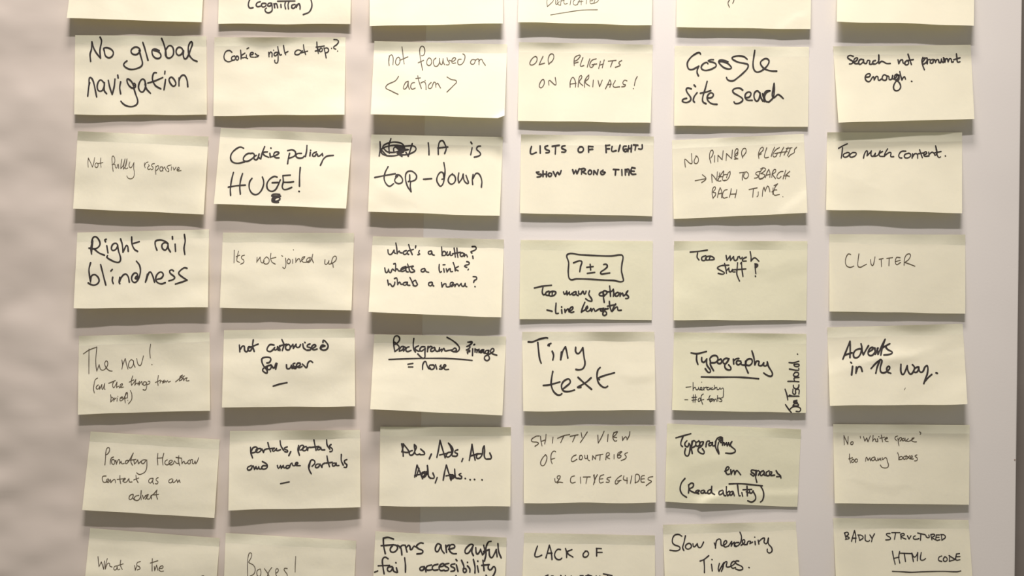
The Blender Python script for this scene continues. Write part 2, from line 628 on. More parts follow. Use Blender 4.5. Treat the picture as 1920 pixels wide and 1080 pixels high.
STROKES = """
@B1 140 60 24
218 125 212 220 195 280 202 370;218 125 240 200 275 265 328 330 320 230 340 110 322 65
370 205 420 200 470 225 490 265 470 310 430 325 390 300 375 240 370 205
830 235 810 200 765 190 720 220 715 255 740 280 780 285 815 260 830 235;815 230 835 300 858 390 845 430 790 460 710 472 650 450 620 415 635 385 662 365
862 130 885 200 910 290 928 355
1070 235 1020 215 985 225 980 265 1000 310 1045 335 1085 320 1090 285 1060 250 1000 230
1100 80 1125 140 1150 230 1160 300;1155 220 1190 175 1230 180 1252 230 1245 290 1210 325 1175 325 1150 290 1150 220
1375 240 1350 200 1310 195 1285 230 1290 275 1320 295 1355 275 1378 235
1378 240 1375 300 1400 340 1440 290 1470 210 1490 150 1478 122 1450 150 1437 210 1450 290 1500 350 1548 370
190 640 180 680 165 810;182 660 188 578 215 585 240 640 262 740 278 820
370 640 330 605 300 630 285 690 300 740 340 745 370 700 378 640;375 650 375 740 405 780
425 610 445 700 475 790 500 690 510 595
582 630 570 700 582 780;545 545 550 580
745 680 725 635 690 600 665 595 668 640 700 690 740 710 770 690 760 650 740 655 745 680;755 675 762 680;745 700 770 780 798 870 785 915 730 942 660 935 610 905 585 875
895 660 885 610 855 595 820 640 808 700 830 750 865 755 895 700 900 650;890 660 910 720 960 775
1035 515 1005 515 985 570 990 620 1025 680 1090 718;925 645 1010 620 1115 575
1150 600 1140 670 1130 730;1143 495 1140 530
1200 585 1225 570 1265 610 1280 660 1250 685 1215 655 1195 610 1200 585
1320 580 1320 680;1320 620 1345 560 1385 545 1420 600 1432 690
@B2 400 60 18
235 255 205 232 160 245 135 300 145 350 190 375 240 360
270 300 235 315 235 350 270 350 280 320 265 300;300 305 285 330 300 355 320 335 310 305 290 305
345 228 350 290 350 340;400 265 355 300 365 325 400 320 435 335;418 290 418 325
425 210 448 198;460 290 500 280 505 262 480 258 465 280 470 310 510 318;530 270 550 290 575 295 560 310 525 318
700 255 705 310;702 290 725 250 740 262;745 270 742 312;762 228 764 230
815 255 780 260 768 290 790 300 818 265 820 340 812 385 790 392 775 370 778 355
815 185 825 240 845 290 862 285;888 170 900 240 915 285;905 265 945 245
1110 235 1070 225 1035 250 1035 280 1075 285 1110 255 1130 235;1140 160 1150 230 1168 282;1110 262 1195 240
1310 125 1315 200 1330 270;1300 190 1405 175;1290 240 1340 225 1360 200 1380 215 1370 245 1340 240 1350 215;1320 205 1345 245
1400 200 1415 260 1428 325;1405 205 1440 200 1460 225 1445 255 1415 265;1495 205 1497 206
1525 95 1570 100 1585 120 1560 160 1525 185 1525 205 1550 215;1572 240 1574 241
@B3 690 70 15
270 230 262 290 268 355;265 300 275 235 300 220 318 260 315 345
385 250 355 280 350 330 375 350 400 320 405 275 385 250;430 120 440 200 458 335;400 290 505 245
690 415 675 330 660 240 655 150 680 110 712 130 718 190 700 228 675 230;635 320 705 290
770 260 745 300 750 345 780 355 805 320 795 270 770 260
860 260 830 290 835 350 865 368 900 330 905 265 910 320 930 345 945 310 950 268 955 320 972 345
1000 255 1010 290 1030 320 1020 345 990 345
1030 290 1080 300 1110 268 1090 255 1062 285 1068 325 1110 322
1180 275 1145 280 1135 320 1150 345 1190 335 1222 280 1225 225 1200 208
1360 285 1320 280 1298 310 1305 335 1340 335 1365 285 1400 275 1405 345;1400 300 1435 275 1455 310 1485 352
387 492 350 545 225 625 300 680 382 720
510 555 480 565 450 625 455 655 490 630 510 560 512 620 525 655
590 570 555 580 540 630 560 655 598 640
630 485 640 540 675 645;605 520 662 512
670 575 710 560 730 590 735 660;722 545 724 547
800 570 770 600 765 640 800 640 835 565 855 575 860 630;855 600 880 580 895 600 918 640
1000 500 1050 530 1120 555 1080 610 1000 690
@B4 970 70 15
230 240 190 265 158 320 165 345 200 345 240 310 250 260 230 240
325 240 300 290 275 345 345 325
402 340 390 280 415 215 450 210 462 250 440 300 395 335
720 355 718 300 730 250 790 222 795 240 750 290 718 300;722 325 770 312
830 255 810 310 800 362 842 355;918 270 900 320 885 375
1000 270 950 285 920 330 920 372 945 378 975 335;945 345 1005 335
1052 300 1040 350 1030 392;1100 285 1085 340 1075 382;1040 350 1090 335
1150 300 1250 290;1205 300 1180 372
1322 292 1290 310 1285 330 1305 345 1290 360 1240 378
325 530 290 570 278 620 300 638 335 600 340 550 325 530
400 602 402 545 440 570 475 600 490 595 480 508
668 630 670 560 700 505 725 530 738 580 735 628;670 590 745 580
770 625 775 560 785 500 810 480 815 510 785 560 830 610
852 630 850 560 880 500 905 475 900 520 860 565 915 615
962 540 955 625;1022 545 1040 620 1055 590 1075 540
1115 650 1145 590 1170 535 1185 570 1170 630;1135 600 1190 590
1240 545 1215 620 1295 625
1388 550 1360 540 1335 570 1345 595 1370 600 1355 620 1320 625
1518 495 1495 540 1480 610;1468 647 1470 648
@B5 1260 85 24
362 108 345 90 300 105 240 150 198 210 195 260 215 300 255 305 300 285 340 262 320 310 318 345 335 385
455 232 440 215 400 230 372 265 375 295 410 315 470 310 530 285 558 262 555 235 525 215 480 205 460 195 490 180 525 180
600 205 640 205 700 225 740 260 752 285 725 298 665 285 615 245 590 205 610 185 660 190 710 207
952 175 915 145 850 132 790 140 760 160 790 190 850 215 920 228 962 245 955 290 900 350 830 410 780 445 735 448 700 430 690 405
1048 62 1035 150 1025 240 1040 310 1080 338 1150 310 1210 250 1228 195 1200 168 1160 175 1120 215 1135 260 1180 300 1250 322 1325 325
245 550 200 538 180 555 195 600 225 640 240 680 215 712 170 722 130 705 145 680 185 670
318 598 280 650 270 700 285 718;280 502 297 520
445 455 420 550 390 650 390 710 430 738;360 605 430 590 490 572
450 665 500 660 525 625 500 600 465 615 445 660 460 705 510 740 570 746
895 565 855 540 800 545 768 570 780 600 830 630 885 665 895 695 850 730 800 735 785 715
925 660 975 655 1000 610 975 588 935 610 925 650 950 690 1015 695
1110 600 1080 575 1045 600 1040 660 1070 705 1100 680 1115 600 1125 660 1150 705
1145 610 1160 660 1170 710;1150 640 1190 580 1240 575 1200 595 1172 650 1185 705 1225 718
1225 718 1280 660 1295 570 1292 480 1278 560 1280 660 1340 622 1375 640 1408 672
@B6 1560 80 22
270 172 225 160 197 185 230 215 265 240 250 265 220 268
270 250 310 225 325 195 295 195 275 230 290 262 345 262
400 215 360 210 335 250 350 275 395 240 400 215 405 255 435 262 450 225 480 230 475 270 530 262
550 225 520 235 515 265 550 268 590 230 592 155 590 220 595 262 625 235 650 240 690 262 738 262
835 215 845 265 865 225 890 215 900 255 920 262 915 265
950 225 925 245 930 278 965 270 965 235 945 225;962 145 980 200 1005 275;955 225 1030 212
1150 185 1138 225 1150 290 1170 342;1150 240 1185 195 1205 195 1195 245 1160 270;1150 200 1175 190
1205 265 1215 215 1240 212;1280 210 1250 220 1245 255 1275 255 1285 220 1300 215 1310 250 1325 215 1345 215 1355 248 1375 250 1385 205 1395 240 1410 250 1420 200 1430 245;1410 190 1420 200 1412 210
1430 245 1440 205 1460 205 1470 240 1490 200 1510 210 1515 245 1535 240;1575 140 1582 200 1590 245 1620 240;1540 215 1620 190
425 435 470 430 485 400 460 392 430 410 420 450 440 485 475 490 510 440 525 430 535 470 560 425 580 430 590 475 625 460
700 425 660 405 635 440 645 470 685 470 700 420 720 430 725 465 755 460 768 415
768 415 765 455 800 450 825 410;845 415 815 398 790 430 800 470 835 450 848 410 845 470 815 485 790 520 778 570 800 605 840 602 868 565 860 520 830 485 810 480
858 365 870 420 885 470 915 430 930 460;1005 488 1012 490
@C1 130 245 11
240 345 235 400 238 460;240 345 265 395 292 460 310 400 320 340
345 405 325 430 330 460 352 462 365 430 345 405;398 345 395 400 402 462;362 415 425 402
555 512 548 460 542 400 540 340 552 318 572 345 575 390 555 425 540 430 575 425 585 465 600 470 612 430 620 425 625 475
665 360 655 420 650 480 680 440 705 355 690 430 685 485 715 440 730 355 715 420 710 480 740 470
765 395 755 440 775 468 800 440 818 400 815 470 822 540 810 590 775 608 740 595 728 570
952 405 950 440 960 465;952 440 970 405 998 395;1000 430 1012 440 998 455 990 480 1010 488 1030 480
1078 415 1050 420 1040 440 1058 460 1060 482 1035 492
1095 445 1090 500 1095 550;1095 460 1125 440 1130 470 1100 505
1160 450 1145 480 1155 510 1178 500 1180 465 1165 455;1180 455 1185 510;1188 480 1205 455 1215 480 1228 508
1278 435 1245 445 1235 465 1255 480 1260 510 1245 515;1292 455 1290 500;1288 432 1290 433
1312 460 1325 498 1350 462;1360 495 1390 485 1385 462 1368 475 1365 505 1415 502
@C2 400 240 23
385 255 340 240 280 270 230 325 218 385 245 430 310 445 395 428
480 320 430 325 385 370 385 410 430 420 480 395 520 350 505 320 470 322
545 345 520 360 520 395 555 395 580 325 570 360 590 385
650 235 620 310 600 390;685 300 630 310 640 340 700 370;715 320 722 368;728 252 730 254
722 368 790 345 830 315 810 300 775 310 765 350 790 375 830 376
965 320 950 380 940 450;940 285 1000 275 1040 305 1030 350 950 385
1115 320 1060 325 1045 355 1080 380 1130 375 1150 355;1185 220 1180 290 1165 360
1228 305 1222 350;1230 280 1232 281;1305 300 1265 320 1255 350 1285 355 1310 325 1325 355 1355 345 1380 320 1385 350
1520 345 1440 355 1395 390 1370 440 1355 470
255 560 230 660 215 770 218 850;370 575 345 660 335 750 342 835;190 748 290 730 405 722
490 635 460 680 455 760 490 825 545 842 600 800 635 720 635 660 620 620
808 620 770 612 710 650 678 710 690 775 740 800 785 780 820 720 848 655;745 692 820 688
975 595 880 602;880 605 885 680 872 740 890 775 940 772 992 750;885 685 960 685 1015 678
1100 500 1092 600 1090 735;1082 800 1088 802
840 840 780 835 740 850 760 870 745 895 745 930 780 942 825 940;740 860 850 862;765 860 755 930;780 870 770 930;760 915 800 880 838 880 840 905 800 925 760 925
@C3 690 250 22
152 105 155 190 142 285;152 190 240 285;290 65 265 150 270 250
180 190 200 150 270 118 350 110 430 130 460 180 430 240 370 275 280 285 200 270 165 235 175 195 260 160 370 150 450 160 580 160 608 200 570 240 480 270 400 270
330 240 325 190 360 165 400 180 440 200 400 210 350 170;350 165 450 165 465 200 440 240 380 240;350 150 440 230;370 250 430 290;400 195 510 205 440 225;480 240 510 290 560 130;200 190 240 230 320 240 400 220;380 160 450 190 450 225 390 225
762 120 770 190 772 270
890 265 890 180 905 110 940 90 970 130 990 190 970 255;885 185 1010 172
1318 180 1300 270;1302 110 1315 130
1425 160 1390 165 1375 200 1410 235 1425 265 1390 290 1345 300
255 420 215 500 205 580 235 645 275 668 325 635;85 558 200 535 345 510
375 540 340 580 345 615 385 635 430 620 435 575 400 530 360 525 350 550
528 525 525 600 508 610;545 738 500 670 475 580 480 510 510 480 560 480 612 530 605 580 560 605 510 610;540 605 535 670 545 738
702 580 805 572
935 580 960 570 975 470 960 370;960 560 950 500 920 490 885 530 870 590 890 640 920 668 955 620 975 480
1070 510 1030 545 1015 600 1045 640 1085 630 1108 580 1090 530 1060 520
1150 500 1140 570 1150 625 1190 570 1205 515 1215 590 1245 630 1270 630 1265 600 1240 530
1330 520 1320 580 1325 645;1330 570 1370 505 1410 520 1440 600 1435 680
@C4 970 250 24
180 165 165 220 175 260 240 240;288 158 290 248
385 155 350 170 360 200 405 220 400 240 362 245;442 162 530 150;485 155 480 260
605 155 565 165 565 190 615 215 600 235 562 235
790 170 770 200 780 235 820 232 838 200 820 170 795 170
900 165 902 235;900 162 958 168;905 205 955 200
1120 150 1125 240;1115 155 1170 148;1125 195 1165 195;1200 165 1192 210 1205 228 1250 218;1300 150 1280 225
1380 160 1345 165 1345 215 1375 230 1390 200 1360 200;1410 155 1400 230;1445 150 1440 232;1405 190 1445 190
1470 145 1525 150;1500 150 1490 210;1580 145 1580 190 1560 200 1535 195
275 488 240 490 265 515 305 520 290 545 250 552;325 475 325 545;370 485 368 548;325 515 368 515
405 500 390 520 400 542 425 540 435 510 410 500;455 485 470 515 485 545 510 490 530 520 555 470
700 460 715 510 740 465 755 510 785 445;815 450 812 515;800 450 850 445 860 465 820 485 870 512
915 465 895 495 910 518 935 510 938 475 915 465;965 520 970 470 1010 520 1022 460
1085 465 1055 490 1065 518 1095 515 1105 490 1080 490;1105 490 1112 495
1215 455 1285 458;1245 460 1240 525;1322 460 1325 530;1368 525 1365 455;1365 460 1410 455 1412 525;1388 458 1388 488
1450 430 1435 480 1450 515 1500 515;1450 432 1490 440;1440 475 1480 478
@C5 1260 250 14
170 425 160 350 165 325 245 382 250 320 248 255
310 290 285 330 285 375 320 375 335 330 318 290 300 285
492 375 475 300 485 230 510 210 522 240 510 280 490 310;540 280 538 362;580 355 582 275 635 332 648 220
685 342 690 255 755 318 765 210
800 320 795 240 815 195 835 200 830 235 800 265 835 240 825 275 790 290 835 320 790 325
895 310 880 245 900 195 930 190 938 230 915 270 890 295
1100 315 1095 255 1120 190 1150 175 1155 205 1125 240 1100 260;1095 275 1130 258
1200 180 1175 260 1175 305 1222 300;1298 175 1270 240 1255 290
1360 178 1310 210 1280 260 1285 295 1315 290 1335 245;1300 255 1385 238
1415 175 1390 220 1365 290;1470 175 1440 230 1418 275;1380 238 1460 230
1445 190 1520 180;1500 185 1462 280;1578 175 1550 205 1548 240 1500 270 1475 295
292 598 430 572;385 522 430 572 375 622
508 620 505 570 502 515 530 545 560 590 570 550 575 485
605 500 595 560 585 600 620 600;590 545 615 540;570 600 640 490 655 475 650 530 640 590 680 590;600 550 640 545
650 530 670 520 705 520;690 560 710 500 735 480 735 520 700 585 660 600
855 498 945 485;905 495 890 540 890 590;925 500 905 540 925 570 955 560 968 515 945 485
1120 480 1070 490 1060 515 1090 535 1075 560 1042 565
1150 440 1110 500 1105 575 1150 570;1120 450 1150 435 1185 450 1160 485 1120 510 1145 510 1175 530 1155 560 1110 575
1180 560 1200 500 1225 455 1240 500 1238 555;1190 530 1245 515
1262 555 1270 500 1290 460 1310 455 1308 490 1275 515 1310 570
1405 480 1370 485 1335 520 1330 560 1355 568 1380 545;1440 465 1425 515 1405 575;1490 480 1450 520 1435 575;1410 535 1485 540;1440 520 1485 545
520 822 508 760 520 690 545 675 550 700 520 745 550 750 550 780 520 815
575 810 590 740 610 685 630 740 628 812;585 765 630 755
700 710 665 720 640 770 650 815 700 808
750 700 740 760 725 808;820 712 810 760 798 812;735 770 812 765
975 710 1078 688;1030 702 1022 805;1092 740 1090 785 1075 800
1142 795 1150 720 1165 680 1180 735 1210 665 1228 690 1240 740
1338 635 1300 690 1290 775 1360 772;1290 660 1335 640;1265 740 1300 715 1328 715;1280 690 1275 770;1402 800 1404 801
@C6 1545 245 20
185 222 240 190 295 165;235 215 228 280 218 345
285 280 250 295 245 325 275 335 315 310 320 280 290 275;365 275 330 300 330 330 370 330 405 305 405 280 370 275
500 345 510 300 535 255 550 260 545 315 590 270 600 255 595 310 620 325 650 285
650 285 640 325 680 310 710 255;740 262 700 290 705 320 745 325;805 230 775 280 760 325 800 290 845 275 845 325 882 328
1035 258 975 265 945 315 960 342 985 345
1070 285 1025 300 1020 335 1055 345 1095 320 1090 290 1065 285;1120 290 1115 345;1120 330 1150 290 1180 295 1185 348
1210 240 1230 300 1245 340;1195 290 1265 280;1265 305 1300 285 1290 265 1265 280 1270 320 1320 320
1325 270 1330 320;1330 300 1370 270 1395 290 1405 310 1430 285 1412 190 1425 260 1435 315 1455 338 1475 330;1400 280 1482 262;1535 318 1538 320
@D1 135 425 24
248 345 240 280 250 210;262 180 245 330;248 200 265 140 295 125 330 150 355 215 330 260 285 280 215 270;285 285 340 330 410 360
440 240 455 330;435 158 415 165 425 190
580 235 560 210 520 220 498 270 515 300 555 285 578 245 590 310 615 400 600 445 555 448 490 420 440 385 450 365
615 155 635 220 645 320 670 270 690 235 705 250 712 310
755 130 760 220 790 285 830 312;765 215 852 188
1075 295 1055 240 1055 185 1080 170
1080 170 1130 168 1190 190 1215 215;1215 215 1180 200 1140 225 1145 275 1180 295 1205 265 1215 225 1220 275 1245 318
1305 220 1310 310;1270 125 1272 155;1422 98 1432 180 1418 270 1428 350
235 455 215 540 222 620 235 700;235 680 245 625 285 605 330 640 342 690 310 730 260 738 205 712
362 478 385 570 410 670 428 738;515 640 510 680 522 720;510 540 492 560
605 640 595 700 605 720;602 700 625 640 675 598 710 630 725 700
820 625 800 650 820 660 832 625 820 590 785 590 755 640 765 690 800 705 840 660 865 570 855 490 815 435
955 600 930 700;940 680 965 600 990 572 1020 620 1045 700
1080 665 1130 650 1155 605 1125 572 1080 600 1060 650 1075 700 1130 722 1180 708
1285 560 1265 545 1235 560 1245 590 1300 640 1285 665 1225 685
1455 525 1420 520 1370 555 1350 590 1395 635 1458 675 1390 700 1308 725
@D2 405 435 13
232 230 228 388;285 240 270 310 265 365 300 382;255 310 300 292
360 292 325 305 325 335 352 355 350 385 312 405
515 385 520 320;520 370 560 315 565 365 585 390 610 365
635 315 605 350 605 390 640 405 670 380 670 340 640 312
695 268 690 330 710 380 750 405;695 335 760 318
880 330 885 400 880 440 865 460 845 445;830 298 845 305
915 340 900 370 910 398 935 390 940 355 915 335;970 345 970 395
1010 330 1010 385;1015 370 1045 335 1060 345 1065 380 1090 350 1110 335 1125 310 1095 320 1085 350 1100 378 1150 380
1150 380 1180 360 1195 320 1160 330 1145 365 1170 385 1200 355 1225 280 1215 340 1235 388
1380 350 1378 400 1400 408 1430 360 1430 405 1460 395;1460 395 1475 330 1505 302 1525 320 1510 365 1460 400;1475 390 1485 445
978 224 982 226
@D3 690 440 21
252 190 260 240 290 250 330 195 335 230 350 235;352 105 365 180 368 240 395 205 405 225 430 230
485 200 450 215 450 245 480 245 500 215 500 240 515 248;515 125 535 190 560 250;505 205 575 185
605 140 600 165;650 200 640 225 655 245 630 252
800 205 765 215 765 240 795 245 808 215 815 250 838 258
932 155 938 265;935 250 955 210 985 225 975 260 940 260;1005 215 1000 258 1030 245 1040 215 1045 262 1070 255
1090 170 1100 235 1105 282;1125 170 1130 235 1138 285;1070 240 1170 222
1190 225 1165 250 1180 275 1210 260 1210 235 1190 228;1220 240 1220 275 1240 250 1258 280
1318 150 1360 150 1368 180 1330 205 1302 215 1315 232;1325 270 1330 300
212 420 225 475 245 475 260 435 280 480 310 435 330 450
325 370 345 365 350 400 345 460 365 430 385 455 410 460;425 440 470 420 480 400 430 420 415 450 430 465 475 445 480 420 485 465 510 470
500 370 515 410 535 470 560 475;480 415 570 395;575 400 550 420 590 460 560 475
715 425 675 440 675 465 710 465 722 435 735 465 768 475
902 375 900 430 912 475 930 465;958 430 965 472;950 380 975 378;990 430 1000 470 1025 435 1040 430 1045 465 1070 465
1078 350 1095 400 1105 455;1145 400 1105 430 1140 455
1250 340 1280 350 1275 375 1235 385 1222 400 1250 412;1265 445 1272 435
248 575 260 640 270 620 285 625 310 655 335 630 340 600
335 555 360 545 370 570 375 630 400 600 415 625 440 625
485 600 450 610 450 635 480 635 500 600 500 635 530 640;530 540 555 590 580 645;560 605 600 575 610 600 625 630 600 650 570 640
805 600 770 610 770 640 800 645 815 605 820 640 832 648
930 605 938 660 960 625 985 620 990 655 1015 660 1045 650 1080 610 1050 605 1040 640 1060 655 1095 630 1100 655 1125 620 1150 650
1150 650 1180 615 1190 650 1215 650 1230 615 1235 650 1252 658
1330 530 1370 535 1375 560 1345 580 1338 602;1352 655 1356 658
@D4 970 445 23
#s drawn_box
635 215 800 220 960 228 1180 235 1320 222 1338 250 1325 330 1318 420 1332 490 1335 555 1220 545 1100 540 900 528 750 525 668 530 645 450 650 320 635 215
#s handwriting
712 320 810 300 800 370 790 432;878 378 960 368;922 340 928 412;885 455 980 442
1092 342 1125 340 1140 365 1110 400 1055 440 1060 462 1110 458 1170 450
215 640 330 615 432 605;325 630 315 690 330 725 350 720
400 680 365 695 360 725 400 735;450 680 410 695 405 735 450 740 485 710 485 690 450 685 440 740
585 690 600 720 625 680 630 725 660 690 665 725 690 710
735 685 705 700 700 725 735 720 745 690 750 725 770 735;775 680 780 715 805 715 830 680 840 700 850 720 865 700 870 680;915 675 905 720 945 800 900 800 865 775
1085 690 1050 700 1035 725 1070 740 1115 725 1135 690 1100 675 1085 690 1090 760 1100 820;1085 690 1100 740
1168 615 1175 680 1180 745;1145 690 1195 680 1215 655 1220 700 1215 745
1270 695 1240 715 1240 740 1270 740 1285 705 1270 695;1300 700 1300 745;1300 735 1330 705 1345 740 1400 675 1375 710 1408 750 1400 770 1370 772
375 918 440 935;490 832 488 960 520 960;560 915 565 960;560 880 562 882;600 910 605 950 640 905 655 940
655 940 700 905 700 880 670 895 660 930 680 950 715 940
855 820 825 890 810 945 850 920;850 920 890 890 885 870 865 895 880 935 915 925 930 900
930 900 940 935 965 900 985 935 1010 920 1040 905 1070 905;1095 895 1050 915 1080 935 1115 900 1100 930 1080 970 1100 988 1130 970 1120 940 1080 920 1150 900
1165 810 1170 870 1190 935;1140 870 1245 850;1245 840 1215 890 1200 935 1240 890 1265 880 1275 920 1315 920
@D5 1260 445 20
230 185 340 175 448 160;325 195 318 250 342 285
430 230 380 250 378 285 410 292 435 270;490 235 440 245 425 280 470 285 535 275 520 250 490 240 470 280
685 228 695 290 735 235 740 290 780 240 790 290 820 285 835 245;850 240 870 270 890 250;940 250 900 270 890 295 940 298
990 180 1000 240 1000 298 1045 258 1100 300
650 350 590 370 575 390 640 430 665 450 640 465 585 455;665 330 680 390 690 455;635 355 720 350;690 420 720 385 725 430 745 435 765 405 770 435 800 435
830 320 825 390 820 460 840 520 855 552;870 330 880 315 885 400 898 492;770 410 935 398
1048 335 1085 345 1070 375 1050 375;1055 340 1055 400 1062 458;1050 355 1075 350;1055 488 1058 494
@D6 1550 440 14
305 250 275 242 245 290 238 350 255 395 300 412 345 395
408 242 398 320 398 400 430 410 470 390 505 372;555 315 562 370 582 390 600 345 612 280
665 310 715 300;690 305 694 402;760 300 835 288;792 300 788 390
930 290 882 290 880 375 935 350;870 340 932 322
980 385 985 310 1005 260 1045 240 1062 260 1040 310 990 350;990 350 1060 375 1118 398
@E1 140 620 13
182 230 180 390 180 545;110 292 180 245 280 205;280 205 268 350 270 450 280 510 310 430 330 490 370 495 415 440 415 390 395 382 380 420 400 470 440 505 475 510
598 370 605 430 598 485;605 440 640 350 655 420 675 485
740 380 715 365 685 410 685 460 710 470 740 430 745 380 750 430 765 460;785 350 800 420 830 440 855 380 870 318
962 170 950 250 958 345;975 427 980 428
290 598 260 620 245 680 238 740 250 788
300 685 275 705 275 735 300 735 315 700 315 740 345 680 345 735 355 740 380 670 375 735 385 740
430 665 515 630;500 635 480 680 490 720 505 710 535 650 530 720 560 700 565 722 600 690 605 672 580 680 580 715 618 712
690 650 750 620;735 572 715 640 720 690 760 640 775 615 760 690 790 660 800 680 820 640 815 690 830 660 850 640 855 680
905 650 880 645 865 680 890 690 912 655 910 710 895 750 865 745;930 640 950 640 945 670 915 680
1060 565 1050 630 1055 690;1020 655 1085 625;1080 660 1090 635 1110 640 1115 665 1135 625 1120 640 1130 655 1150 635 1155 655 1175 630 1185 650 1212 638
1278 645 1320 610 1365 560 1335 580 1325 635 1350 620 1365 600;1320 610 1390 570;1350 625 1375 595 1380 630 1400 600 1425 595 1410 630 1448 632
455 810 460 850 455 900 490 860 470 840;500 850 495 890;500 870 525 850;540 850 535 890;545 828 547 829
575 850 605 850 600 835 580 850 575 885 610 870 640 820 665 778 650 785 635 850 640 910;610 862 655 850
670 790 668 850;672 880 673 881;705 755 722 800 720 870 680 925
@E2 410 615 24
262 215 268 300;268 275 315 225 330 285 355 300 385 240
410 240 380 235 370 275 395 290 420 260 420 240;438 150 430 220 450 295;400 245 445 225 500 202
700 215 650 210 615 255 615 285 660 295 710 245 705 275 735 270 745 235 755 280
785 225 745 260 775 265 775 285;800 145 825 210 805 285;770 225 860 205;850 215 850 265 890 275 905 230 880 205 860 220
905 250 940 205 945 255 980 205 985 240 1020 240 1035 210;1065 200 1075 250 1100 272;1090 180 1095 185
1155 200 1125 215 1120 235 1165 250 1160 275 1115 280;1185 260 1230 225 1215 210 1190 220 1175 250 1200 275 1245 265
1340 222 1310 215 1290 245 1300 265;1320 180 1325 155 1365 185 1385 225 1370 265 1330 280 1290 265 1285 245 1300 240 1345 225
610 440 640 435 660 400 650 375 600 368 550 385 548 430 570 480 610 530 610 570 580 560 555 530 580 500 620 480
660 470 620 480 615 515 645 525 670 480 660 465;670 475 700 505 725 445 740 450;735 460 722 520
858 465 865 510 900 510 920 470 930 510 940 490;965 445 940 455 955 485 980 490 975 510 930 500
975 495 1030 470 1030 445 1000 445 985 480 1020 500 1055 485;1060 455 1085 480 1112 500 1130 440 1160 415 1190 435
#s dash
690 735 770 710 865 690
@E3 690 625 22
340 230 328 160 325 80 340 40 375 32 400 60 390 100 350 135 335 140;335 110 395 170 380 200 345 225
480 180 430 165 400 200 395 225 440 205 450 175 450 225 475 190;520 170 490 180 480 215 500 230 545 215
580 65 572 140 580 200 600 235;640 155 595 190 640 225 660 220
720 170 680 170 655 205 670 225 700 210 725 185 720 250 720 300 700 315 670 300 630 260
760 165 752 230;755 190 790 165 810 170;840 175 800 195 795 225 830 220 850 190 840 175 865 225 895 220 905 180 900 225 930 200
930 230 960 190 975 220 1020 215 1070 205 1100 185 1120 210 1085 230 1050 215;1000 50 1070 90 1130 140 1158 190 1130 230 1080 230
#s underline
265 330 480 320 800 315 1080 320 1318 342
#s handwriting
568 380 505 390;568 425 512 425
690 455 695 390 725 355 745 400 770 445 790 440
820 400 780 405 780 445 815 455 840 430 830 400 805 400;855 395 870 450;925 400 910 420 940 430 935 450 905 450;945 440 985 410 970 395 955 420 975 455 1020 455
1275 110 1315 105 1310 130 1250 165 1290 160 1280 190 1245 210 1290 215;1255 235 1290 230;1262 110 1320 115;1260 245 1263 255
1350 138 1340 145;1325 195 1322 280;1355 195 1355 235;1355 210 1380 205 1378 240;1380 220 1405 200 1405 235;1405 240 1450 210 1440 240 1425 240
1450 205 1420 225 1425 245 1450 235 1465 205 1465 245 1480 250;1520 215 1490 220 1485 250 1515 250 1530 215 1515 270 1480 290 1475 325 1505 345 1535 325 1530 290 1510 270
1530 265 1590 225 1590 195 1565 195 1550 230 1580 260 1630 275
@E4 975 620 26
105 140 160 140 250 105 330 88 350 92;225 150 235 250 250 360 268 410
355 185 365 172 392 160;365 175 370 190;408 260 425 310 415 370
525 270 515 365;520 340 545 250 575 205 590 260 605 345
705 210 705 265 735 290 775 250 795 215 810 330 822 420 795 480 745 495 708 490
415 515 400 600 395 680 420 760 470 810 510 812 530 795;295 692 370 685 505 648
540 740 590 700 635 655 625 615 590 615 540 655 525 710 550 760 610 770 690 750
735 590 810 660 905 740;900 595 840 650 730 715;740 718 770 715
1015 465 985 500 975 590 995 660 1045 710 1085 718 1110 702;985 600 1060 570 1195 532;990 610 1005 618
@E5 1255 620 25
275 280 350 290 470 262;348 295 345 370 362 425
410 340 410 380 435 400 465 370 475 355 475 430 520 500 515 525 490 525 455 480
520 375 520 430 560 505;520 400 515 350 555 315 600 320 615 360 585 400 520 405
650 360 615 375 610 405 645 415 665 380 650 355;755 355 710 350 680 380 690 415 720 410 750 365 720 410 700 440 720 485 770 495 780 470 750 430
810 360 815 420;812 385 845 355 880 350;905 385 860 380 850 415 880 430 910 400 910 425 950 435
965 385 965 450 998 535;970 430 975 380 1010 355 1045 365 1045 410 1010 440 980 435
1045 255 1070 340 1082 430;1082 430 1105 385 1135 390 1130 435 1170 440 1195 405 1195 440 1230 440 1240 395 1255 450 1305 540 1290 575 1240 565 1195 535
#s underline
405 585 600 588 860 588 1000 595 1130 608
#s handwriting
#w 13
210 715 275 708;300 655 300 755;300 740 325 715 340 745 360 745 370 715 375 745 400 745 415 725 400 715 390 735 410 750 430 745;408 650 410 651
435 715 440 750;435 730 460 715 480 715;500 715 475 725 480 745 505 745 515 720 520 740;545 720 525 735 545 745 565 735;570 690 575 740;575 730 600 715 605 745 630 740 640 720;640 720 650 740 680 725 685 790 680 840 660 850
195 872 235 872;305 810 300 905;330 810 325 905;285 845 345 840;285 880 345 870
385 850 365 870 370 895 390 885 395 855 385 850;430 800 405 820 405 880 422 930;395 880 438 868
515 820 500 860 520 905;480 870 545 860;530 870 520 895 545 885 550 865 530 870;560 865 565 895 580 865 595 870 600 895;610 820 615 890;605 855 640 850;660 850 640 862 665 875 660 895 635 895
#w 20
#s side_handwriting
1520 1000 1560 965 1615 960 1660 985 1650 1020 1605 1020;1545 1035 1515 1000 1470 935
1565 950 1580 925 1625 925 1635 945 1600 950 1565 945;1625 925 1600 890 1575 905;1570 905 1620 905 1575 890 1615 880
1500 875 1485 800 1465 740;1495 828 1640 828;1520 815 1560 828
